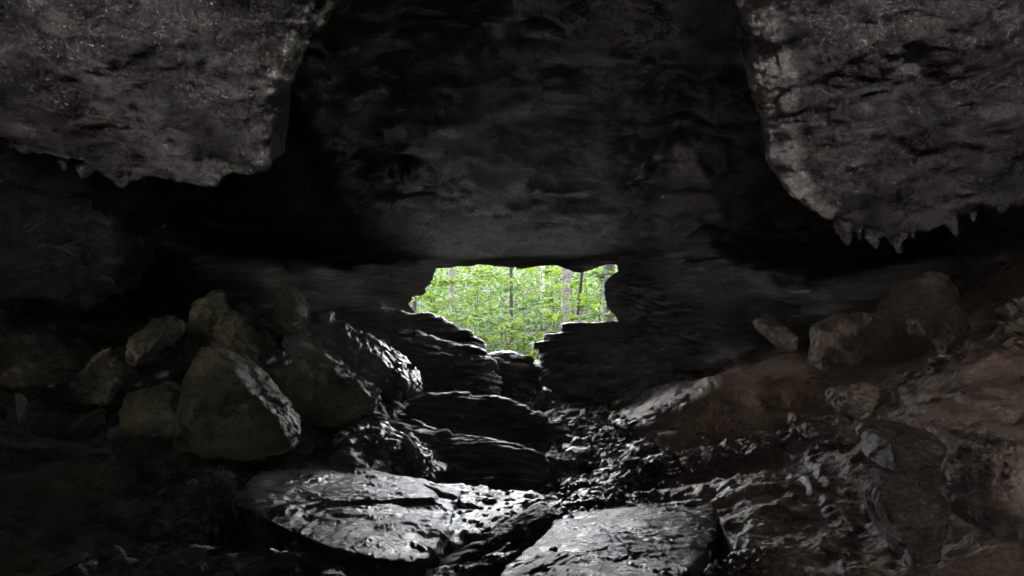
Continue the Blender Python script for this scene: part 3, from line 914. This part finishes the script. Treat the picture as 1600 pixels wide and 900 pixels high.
dripstone("longest pale stalactite with a bright tip under the right ceiling", 1398, 350, 396, 8.6, 30, 1, 8)
dripstone("broad double stalactite left of the longest one on the right", 1362, 350, 389, 8.6, 30, 2, 5)
dripstone("brown stubby stalactite at the left end of the right row", 1316, 345, 386, 8.5, 22, 3, 8)
dripstone("small drip between the stubby and the double stalactite", 1340, 350, 376, 8.5, 14, 11, 3)
dripstone("thin drip just right of the longest stalactite", 1424, 345, 374, 8.6, 14, 12, 4)
dripstone("lone slanting stalactite farther right along the right ceiling edge", 1478, 328, 370, 8.2, 26, 4, 16)
dripstone("small blunt drip right of the slanting stalactite", 1518, 322, 348, 8.1, 15, 13, 4)
dripstone("short stalactite near the right edge of the picture", 1562, 306, 334, 7.9, 22, 5, 4)
dripstone("last small drip at the right edge of the picture", 1592, 300, 324, 7.8, 14, 14, 3)
dripstone("leftmost small drip at the corner of the left ceiling", 58, 236, 258, 6.9, 26, 7, -8)
dripstone("pale pointed drip second from the left under the left ceiling", 106, 240, 268, 7.0, 20, 8, -8)
dripstone("wide curled drip with a thin lip under the left ceiling", 138, 238, 279, 7.1, 40, 9, -10)
dripstone("lowest ragged drip of the left ceiling edge", 205, 275, 304, 7.35, 34, 10, -4)

# ------------------------------------------------------------------ loose stones and gravel
PROTO = []
for k in range(10):
    rg_ = np.random.default_rng(900 + k)
    pts = rg_.normal(size=(14, 3)) * np.array([1.0, 0.8, 0.5])
    pts /= np.abs(pts).max()
    PROTO.append((rock_geo(pts, 900 + k, 3, 30, 0.05, cuts=3, fine=0.0), rock_geo(pts, 900 + k, 5, 30, 0.05, cuts=3, fine=0.01)))


def spot(poly_px, rng):
    """a random place on the floor inside a region given by corner points"""
    pp_ = np.array([P(*a)[:2] for a in poly_px])
    lo, hi = pp_.min(0), pp_.max(0)
    while True:
        p = lo + (hi - lo) * rng.uniform(0, 1, 2)
        if inside([tuple(a) for a in pp_], np.array([p[0]]), np.array([p[1]]))[0]:
            return p


def rotz(V, a):
    c_, s_ = math.cos(a), math.sin(a)
    return V @ np.array([[c_, s_, 0], [-s_, c_, 0], [0, 0, 1]])


def gravel(name, poly, n, smin, smax, mat, seed):
    rng = np.random.default_rng(seed)
    Vs, Fs, off = [], [], 0
    for k in range(n):
        (v, f), _ = PROTO[rng.integers(10)]
        p = spot(poly, rng)
        sc_ = smin + (smax - smin) * rng.uniform() ** 2.5
        vv = rotz(v * sc_ * np.array([1, 1, rng.uniform(0.6, 1.2)]), rng.uniform(0, 6.3))
        tl = rng.normal(0, 0.35, 2)
        vv = vv + np.stack([vv[:, 2] * tl[0] * 0, vv[:, 0] * 0, vv[:, 0] * tl[0] + vv[:, 1] * tl[1]], 1)
        Vs.append(vv + np.array([p[0], p[1], ground(*p) + sc_ * 0.2]))
        Fs.append(f + off)
        off += len(v)
    mesh_obj(name, np.concatenate(Vs), np.concatenate(Fs), mat, smooth=False, kind="stuff")


def stones(label, group, poly, n, smin, smax, mat, seed):
    rng = np.random.default_rng(seed)
    protos = []
    for k in range(n):
        i = int(rng.integers(10))
        p = spot(poly, rng)
        sc_ = rng.uniform(smin, smax)
        if k < 10:
            v, f = PROTO[k][1]
            o = mesh_obj("stone", v, f, mat)
            protos.append(o)
        else:
            o = protos[i].copy()
            C.objects.link(o)
        o["label"], o["category"], o["group"] = label, "stone", group
        o.location = (p[0], p[1], ground(*p) + sc_ * 0.15)
        o.scale = (sc_, sc_ * rng.uniform(0.8, 1.2), sc_ * rng.uniform(0.7, 1.3))
        o.rotation_euler = (rng.normal(0, 0.3), rng.normal(0, 0.3), rng.uniform(0, 6.3))


LEFT = [(20, 700, 5.8), (60, 600, 7.2), (250, 560, 8.0), (400, 540, 8.6), (560, 590, 8.4), (520, 690, 6.6), (440, 700, 6.3), (250, 720, 5.9)]
SCREE = [(190, 800, 4.7), (230, 740, 5.5), (330, 722, 6.0), (410, 725, 5.9), (390, 770, 5.2), (350, 800, 4.8), (330, 850, 4.4), (200, 860, 4.2)]
GULLY = [(840, 775, 6.4), (880, 690, 8.2), (850, 635, 10.2), (930, 630, 10.2), (1010, 690, 7.9), (1000, 720, 7.2), (940, 760, 6.5), (930, 790, 6.0)]
BANK = [(1060, 760, 6.1), (1075, 725, 6.7), (1200, 672, 6.4), (1320, 640, 6.2), (1330, 670, 5.8), (1200, 720, 5.9), (1130, 760, 5.8)]
SLOPE = [(1400, 600, 6.3), (1440, 560, 6.7), (1530, 500, 6.6), (1620, 470, 6.3), (1620, 600, 5.2), (1480, 625, 5.9)]
gravel("scree", SCREE, 900, 0.012, 0.06, OLIVE, 301)
gravel("gully_gravel", GULLY, 900, 0.02, 0.10, GREY, 302)
gravel("bank_rubble", BANK, 500, 0.015, 0.08, BROWN, 303)
gravel("slope_rubble", SLOPE, 500, 0.012, 0.07, BROWN, 304)
stones("dark broken rock wedged between the boulders of the left bank", "broken rocks on the left bank", LEFT, 36, 0.12, 0.34, OLIVE, 315)
stones("loose palm sized stone lying in the dim scree at the left", "stones in the left scree", SCREE, 26, 0.05, 0.10, OLIVE, 311)
stones("dark wet stone lying in the gully bed", "stones in the gully bed", GULLY, 30, 0.09, 0.22, GREY, 312)
stones("broken rock in the rubble along the right bank crest", "rocks along the right bank", BANK, 44, 0.07, 0.2, BROWN, 313)
stones("pale broken stone on the brown soil of the right slope", "stones on the right slope", SLOPE, 34, 0.05, 0.17, BROWN, 314)

# ------------------------------------------------------------------ outdoors
SOIL = rock_mat("leaf_litter", [(0.014, 0.012, 0.010), (0.028, 0.024, 0.021), (0.05, 0.044, 0.04)], rough=(0.8, 0.95), bump=0.6, spec=0.2)


def hill_z(x, y):
    x = np.asarray(x, float)
    y = np.asarray(y, float)
    t = np.clip(y - 13, 0, None)
    return 0.1 - 0.9 * sstep(0, 5, t) + 0.14 * np.clip(y - 19, 0, 32) + 0.03 * x * sstep(15, 30, y) + 0.25 * np.sin(x * 0.35 + y * 0.2) * sstep(14, 20, y)


nx, ny = 200, 160
gx, gy = np.meshgrid(np.linspace(-70, 70, nx), 12.6 + 107 * np.linspace(0, 1, ny) ** 1.6)
gx, gy = gx.ravel(), gy.ravel()
V = np.stack([gx, gy, hill_z(gx, gy)], 1)
V[:, 2] += 0.12 * fbm(V * 0.8, 4, seed=61)
mesh_obj("hillside", V, grid_faces(nx, ny), SOIL, kind="structure")


def leaf_mat(name):
    m = bpy.data.materials.new(name)
    m.use_nodes = True
    nt = m.node_tree
    N, L = nt.nodes, nt.links
    N.remove(N["Principled BSDF"])
    out = N["Material Output"]
    at = N.new("ShaderNodeAttribute")
    at.attribute_name = "tint"
    d = N.new("ShaderNodeBsdfDiffuse")
    t = N.new("ShaderNodeBsdfTranslucent")
    g = N.new("ShaderNodeBsdfGlossy")
    g.inputs["Roughness"].default_value = 0.35
    g.inputs["Color"].default_value = (1, 1, 1, 1)
    hs = N.new("ShaderNodeMix")
    hs.data_type = 'RGBA'
    hs.blend_type = 'MULTIPLY'
    hs.inputs[0].default_value = 1
    hs.inputs[7].default_value = (1.3, 1.25, 0.9, 1)
    L.new(at.outputs["Color"], hs.inputs[6])
    L.new(at.outputs["Color"], d.inputs[0])
    L.new(hs.outputs[2], t.inputs[0])
    a = N.new("ShaderNodeMixShader")
    a.inputs[0].default_value = 0.5
    L.new(d.outputs[0], a.inputs[1])
    L.new(t.outputs[0], a.inputs[2])
    b = N.new("ShaderNodeMixShader")
    b.inputs[0].default_value = 0.03
    L.new(a.outputs[0], b.inputs[1])
    L.new(g.outputs[0], b.inputs[2])
    L.new(b.outputs[0], out.inputs[0])
    return m


LEAF = leaf_mat("leaf")


def leaves(name, centres, sizes, tint_range, parent=None, flat=0.45, rng=RNG, **props):
    """many single leaves (a folded six-sided blade each) as one foliage mesh"""
    n = len(centres)
    yaw = rng.uniform(0, 2 * np.pi, n)
    tilt = rng.normal(0, flat, n)
    roll = rng.normal(0, flat, n)
    a = np.stack([np.cos(yaw) * np.cos(tilt), np.sin(yaw) * np.cos(tilt), np.sin(tilt)], 1)
    s = np.cross(a, np.array([0, 0, 1.0]))
    s /= np.linalg.norm(s, axis=1)[:, None] + 1e-9
    u = np.cross(s, a)
    s2 = s * np.cos(roll)[:, None] + u * np.sin(roll)[:, None]
    u2 = np.cross(s2, a)
    tpl = [(-0.5, 0, 0), (-0.15, 0.27, 0.06), (0.2, 0.22, 0.05), (0.52, 0, -0.08), (0.2, -0.22, 0.05), (-0.15, -0.27, 0.06)]
    sz = np.asarray(sizes)[:, None]
    V = np.stack([centres + sz * (a * x + s2 * y + u2 * z_) for x, y, z_ in tpl], 1).reshape(-1, 3)
    b = np.arange(n)[:, None] * 6
    fcs = np.concatenate([b + np.array([0, 1, 2, 3]), b + np.array([0, 3, 4, 5])], 0)
    o = mesh_obj(name, V, fcs, LEAF, smooth=False, parent=parent, **props)
    k = rng.uniform(0, 1, n)
    lo, hi = np.array(tint_range[0]), np.array(tint_range[1])
    col = lo + (hi - lo) * k[:, None]
    at = o.data.attributes.new("tint", 'FLOAT_COLOR', 'POINT')
    at.data.foreach_set("color", np.concatenate([np.repeat(col, 6, 0), np.ones((n * 6, 1))], 1).astype(np.float32).ravel())
    return o


def tube(path, radii, ns=10, seed=0, rough=0.0):
    path = np.asarray(path, float)
    V = []
    for k in range(len(path)):
        t = path[min(k + 1, len(path) - 1)] - path[max(k - 1, 0)]
        t /= np.linalg.norm(t)
        s = np.cross(t, [0.3, 1, 0.1])
        s /= np.linalg.norm(s)
        u = np.cross(t, s)
        an = np.linspace(0, 2 * np.pi, ns, endpoint=False)
        V.append(path[k] + radii[k] * (np.cos(an)[:, None] * s + np.sin(an)[:, None] * u))
    V = np.concatenate(V)
    if rough:
        V = V + rough * fbm(V * np.array([9, 9, 2.0]), 3, seed=seed)[:, None] * (V - np.repeat(path, ns, 0)) / (np.repeat(radii, ns)[:, None] + 1e-9)
    fcs = []
    for k in range(len(path) - 1):
        for j in range(ns):
            fcs.append((k * ns + j, k * ns + (j + 1) % ns, (k + 1) * ns + (j + 1) % ns, (k + 1) * ns + j))
    return V, np.array(fcs)


def bark(name, c0, c1):
    return rock_mat(name, [c0, tuple((a + b) / 2 for a, b in zip(c0, c1)), c1], rough=(0.8, 0.95), bump=0.8, scale=2.0, spec=0.2)


BARKS = [bark("grey_bark", (0.06, 0.06, 0.06), (0.125, 0.125, 0.125)), bark("pale_bark", (0.09, 0.09, 0.092), (0.16, 0.16, 0.163)), bark("brown_bark", (0.03, 0.025, 0.02), (0.06, 0.05, 0.042))]


def tree(label, px, Yt, wpx, bk, lean=0.0, height=15.0, seed=0, crown_n=1600):
    rng = np.random.default_rng(seed)
    x0 = (px - 800) / F * Yt
    z0 = float(hill_z(x0, Yt)) - 0.2
    r0 = wpx / F * Yt / 2
    e = bpy.data.objects.new("tree", None)
    e.location = (x0, Yt, z0)
    C.objects.link(e)
    e["label"] = label
    e["category"] = "tree"
    e["group"] = "trees beyond the cave mouth"
    n = 26
    t = np.linspace(0, 1, n)
    base = lean * (1.6 - z0)
    path = np.stack([lean * t * height - base + 0.12 * np.sin(t * 7 + seed) * t, 0.1 * np.sin(t * 5 + seed * 2), t * height], 1)
    rad = r0 * (1.0 - 0.72 * t) + r0 * 0.5 * np.exp(-t * 40)
    V, fcs = tube(path, rad, 14, seed, r0 * 0.18)
    Vs, Fs = [V], [fcs]
    off = len(V)
    tips = []
    for k in range(9):
        tb = rng.uniform(0.7, 0.98)
        i = int(tb * (n - 1))
        yaw = rng.uniform(0, 6.28)
        ln = rng.uniform(1.5, 3.2) * (1.3 - tb)
        p0 = path[i]
        pp = [p0 + np.array([math.cos(yaw) * ln * s_, math.sin(yaw) * ln * s_, ln * 0.7 * s_ + 0.1 * math.sin(s_ * 5)]) for s_ in (0, .33, .66, 1)]
        V2, f2 = tube(pp, np.array([rad[i] * .55, rad[i] * .4, rad[i] * .25, rad[i] * .1]), 7)
        Vs.append(V2)
        Fs.append(f2 + off)
        off += len(V2)
        tips += pp[1:]
    mesh_obj("trunk", np.concatenate(Vs), np.concatenate(Fs), BARKS[bk], parent=e)
    tips = np.array(tips + [path[-1]])
    cc = tips[rng.integers(0, len(tips), crown_n)] + rng.normal(0, 0.6, (crown_n, 3)) * np.array([1, 1, 0.6])
    leaves("crown", cc, rng.uniform(0.10, 0.2, crown_n), ((0.03, 0.07, 0.012), (0.07, 0.13, 0.022)), parent=e, rng=rng)
    return e


tree("slim grey tree at the left of the view through the mouth", 705, 25, 9, 0, 0.0, 15, 1)
tree("thin dark tree in the middle of the view through the mouth", 799, 21, 6, 2, 0.0, 14, 2)
tree("pale white barked tree right of the thin dark one", 848, 28, 9, 1, 0.02, 16, 3)
tree("broad grey tree partly hidden by big bright leaves", 886, 24, 17, 0, 0.03, 15, 4)
tree("thin leaning brown tree between the two broad trunks", 906, 18, 6, 2, 0.09, 13, 5)
tree("thickest tree with rough bark at the right edge of the mouth", 951, 17.5, 23, 0, -0.01, 14, 6)
tree("small reddish tree at the far left edge of the mouth", 647, 22, 7, 2, 0.02, 13, 7)

GREENS = [((0.044, 0.091, 0.012), (0.101, 0.160, 0.019)), ((0.031, 0.073, 0.019), (0.073, 0.127, 0.033)), ((0.061, 0.108, 0.012), (0.121, 0.177, 0.019))]


def sapling(px, Ys, top_y, spread, n, leaf, label, seed, tint):
    rng = np.random.default_rng(seed)
    x0 = (px - 800) / F * Ys
    z0 = float(hill_z(x0, Ys)) - 0.05
    zt = EYE + (450 - top_y) / F * Ys
    h = max(0.6, zt - z0)
    e = bpy.data.objects.new("sapling", None)
    e.location = (x0, Ys, z0)
    C.objects.link(e)
    e["label"] = label
    e["category"] = "sapling"
    e["group"] = "leafy saplings beyond the cave mouth"
    Vs, Fs, off, tips = [], [], 0, []
    for k in range(rng.integers(1, 2)):
        yaw = rng.uniform(0, 6.28)
        sp = rng.uniform(0.1, 0.5) * spread
        pp = [np.array([math.cos(yaw) * sp * s_, math.sin(yaw) * sp * s_, h * s_]) for s_ in np.linspace(0, 1, 6)]
        V, f_ = tube(pp, np.linspace(0.012, 0.004, 6), 6)
        Vs.append(V); Fs.append(f_ + off); off += len(V)
        for q_ in range(12):
            b0 = pp[rng.integers(2, 6)]
            yw = rng.uniform(0, 6.28)
            ln = spread * rng.uniform(0.3, 0.9)
            tw = [b0 + np.array([math.cos(yw) * ln * s_, math.sin(yw) * ln * s_, 0.12 * ln * math.sin(s_ * 2.5)]) for s_ in (0, .5, 1)]
            V, f_ = tube(tw, np.array([0.006, 0.004, 0.002]), 5)
            Vs.append(V); Fs.append(f_ + off); off += len(V)
            tips += [(tw[0], tw[2])]
    mesh_obj("stem", np.concatenate(Vs), np.concatenate(Fs), BARKS[2], parent=e)
    ti = rng.integers(0, len(tips), n)
    s_ = rng.uniform(0.1, 1.1, n)[:, None]
    A_ = np.array([t[0] for t in tips])[ti]
    B_ = np.array([t[1] for t in tips])[ti]
    cc = A_ + (B_ - A_) * s_ + rng.normal(0, 1, (n, 3)) * np.array([0.10, 0.10, 0.05]) * (0.5 + spread)
    leaves("foliage", cc, rng.uniform(0.8, 1.7, n) * leaf * 1.3, tint, parent=e, flat=0.33, rng=rng)
    return e


k = 0
for px, Ys, ty, sp, n, lf in [(900, 15.5, 440, 0.6, 70, 0.14), (930, 15.2, 430, 0.5, 60, 0.15), (870, 16.5, 425, 0.8, 130, 0.13), (915, 17, 470, 0.7, 90, 0.13),
                              (690, 17, 430, 0.8, 170, 0.11), (740, 18, 425, 0.9, 190, 0.11), (780, 19, 440, 0.9, 190, 0.11), (820, 18, 455, 0.8, 170, 0.11),
                              (665, 16, 465, 0.6, 120, 0.11), (715, 16.5, 480, 0.8, 170, 0.10), (760, 16, 500, 0.8, 170, 0.10), (800, 16.5, 510, 0.8, 170, 0.10),
                              (840, 16, 530, 0.7, 150, 0.10), (780, 15, 540, 0.6, 120, 0.09), (845, 14.8, 565, 0.5, 90, 0.09), (740, 21, 412, 1.1, 220, 0.12),
                              (830, 22, 412, 1.1, 220, 0.12), (680, 21, 412, 1.0, 200, 0.12), (900, 21, 412, 1.0, 200, 0.12), (770, 24, 405, 1.3, 260, 0.12),
                              (870, 25, 405, 1.3, 260, 0.12), (955, 20, 420, 0.8, 150, 0.12), (630, 19, 440, 0.8, 150, 0.11), (960, 15, 470, 0.5, 60, 0.12)]:
    lab = "leafy green sapling growing on the slope outside the mouth" if k > 1 else ["sapling with large bright leaves in front of the broad grey tree", "sapling with large bright leaves left of the thickest tree"][k]
    sapling(px, Ys, ty, sp, n, lf, lab, 200 + k, GREENS[k % 3])
    k += 1

# far undergrowth: a mass of leaves nobody could count
n = 24000
yy = RNG.uniform(22, 60, n)
xx = RNG.uniform(-0.24, 0.24, n) * yy
hz = hill_z(xx, yy)
cl = fbm(np.stack([xx * 0.5, yy * 0.5, yy * 0], 1), 3, seed=71)
hh = RNG.uniform(0, 1, n) ** 1.3 * (0.5 + 2.6 * np.clip(cl + 0.4, 0, 1.5)) * (0.7 + 0.5 * sstep(30, 46, yy))
leaves("undergrowth", np.stack([xx, yy, hz + 0.1 + hh], 1), RNG.uniform(0.14, 0.3, n), ((0.02, 0.044, 0.012), (0.062, 0.105, 0.026)), kind="stuff")
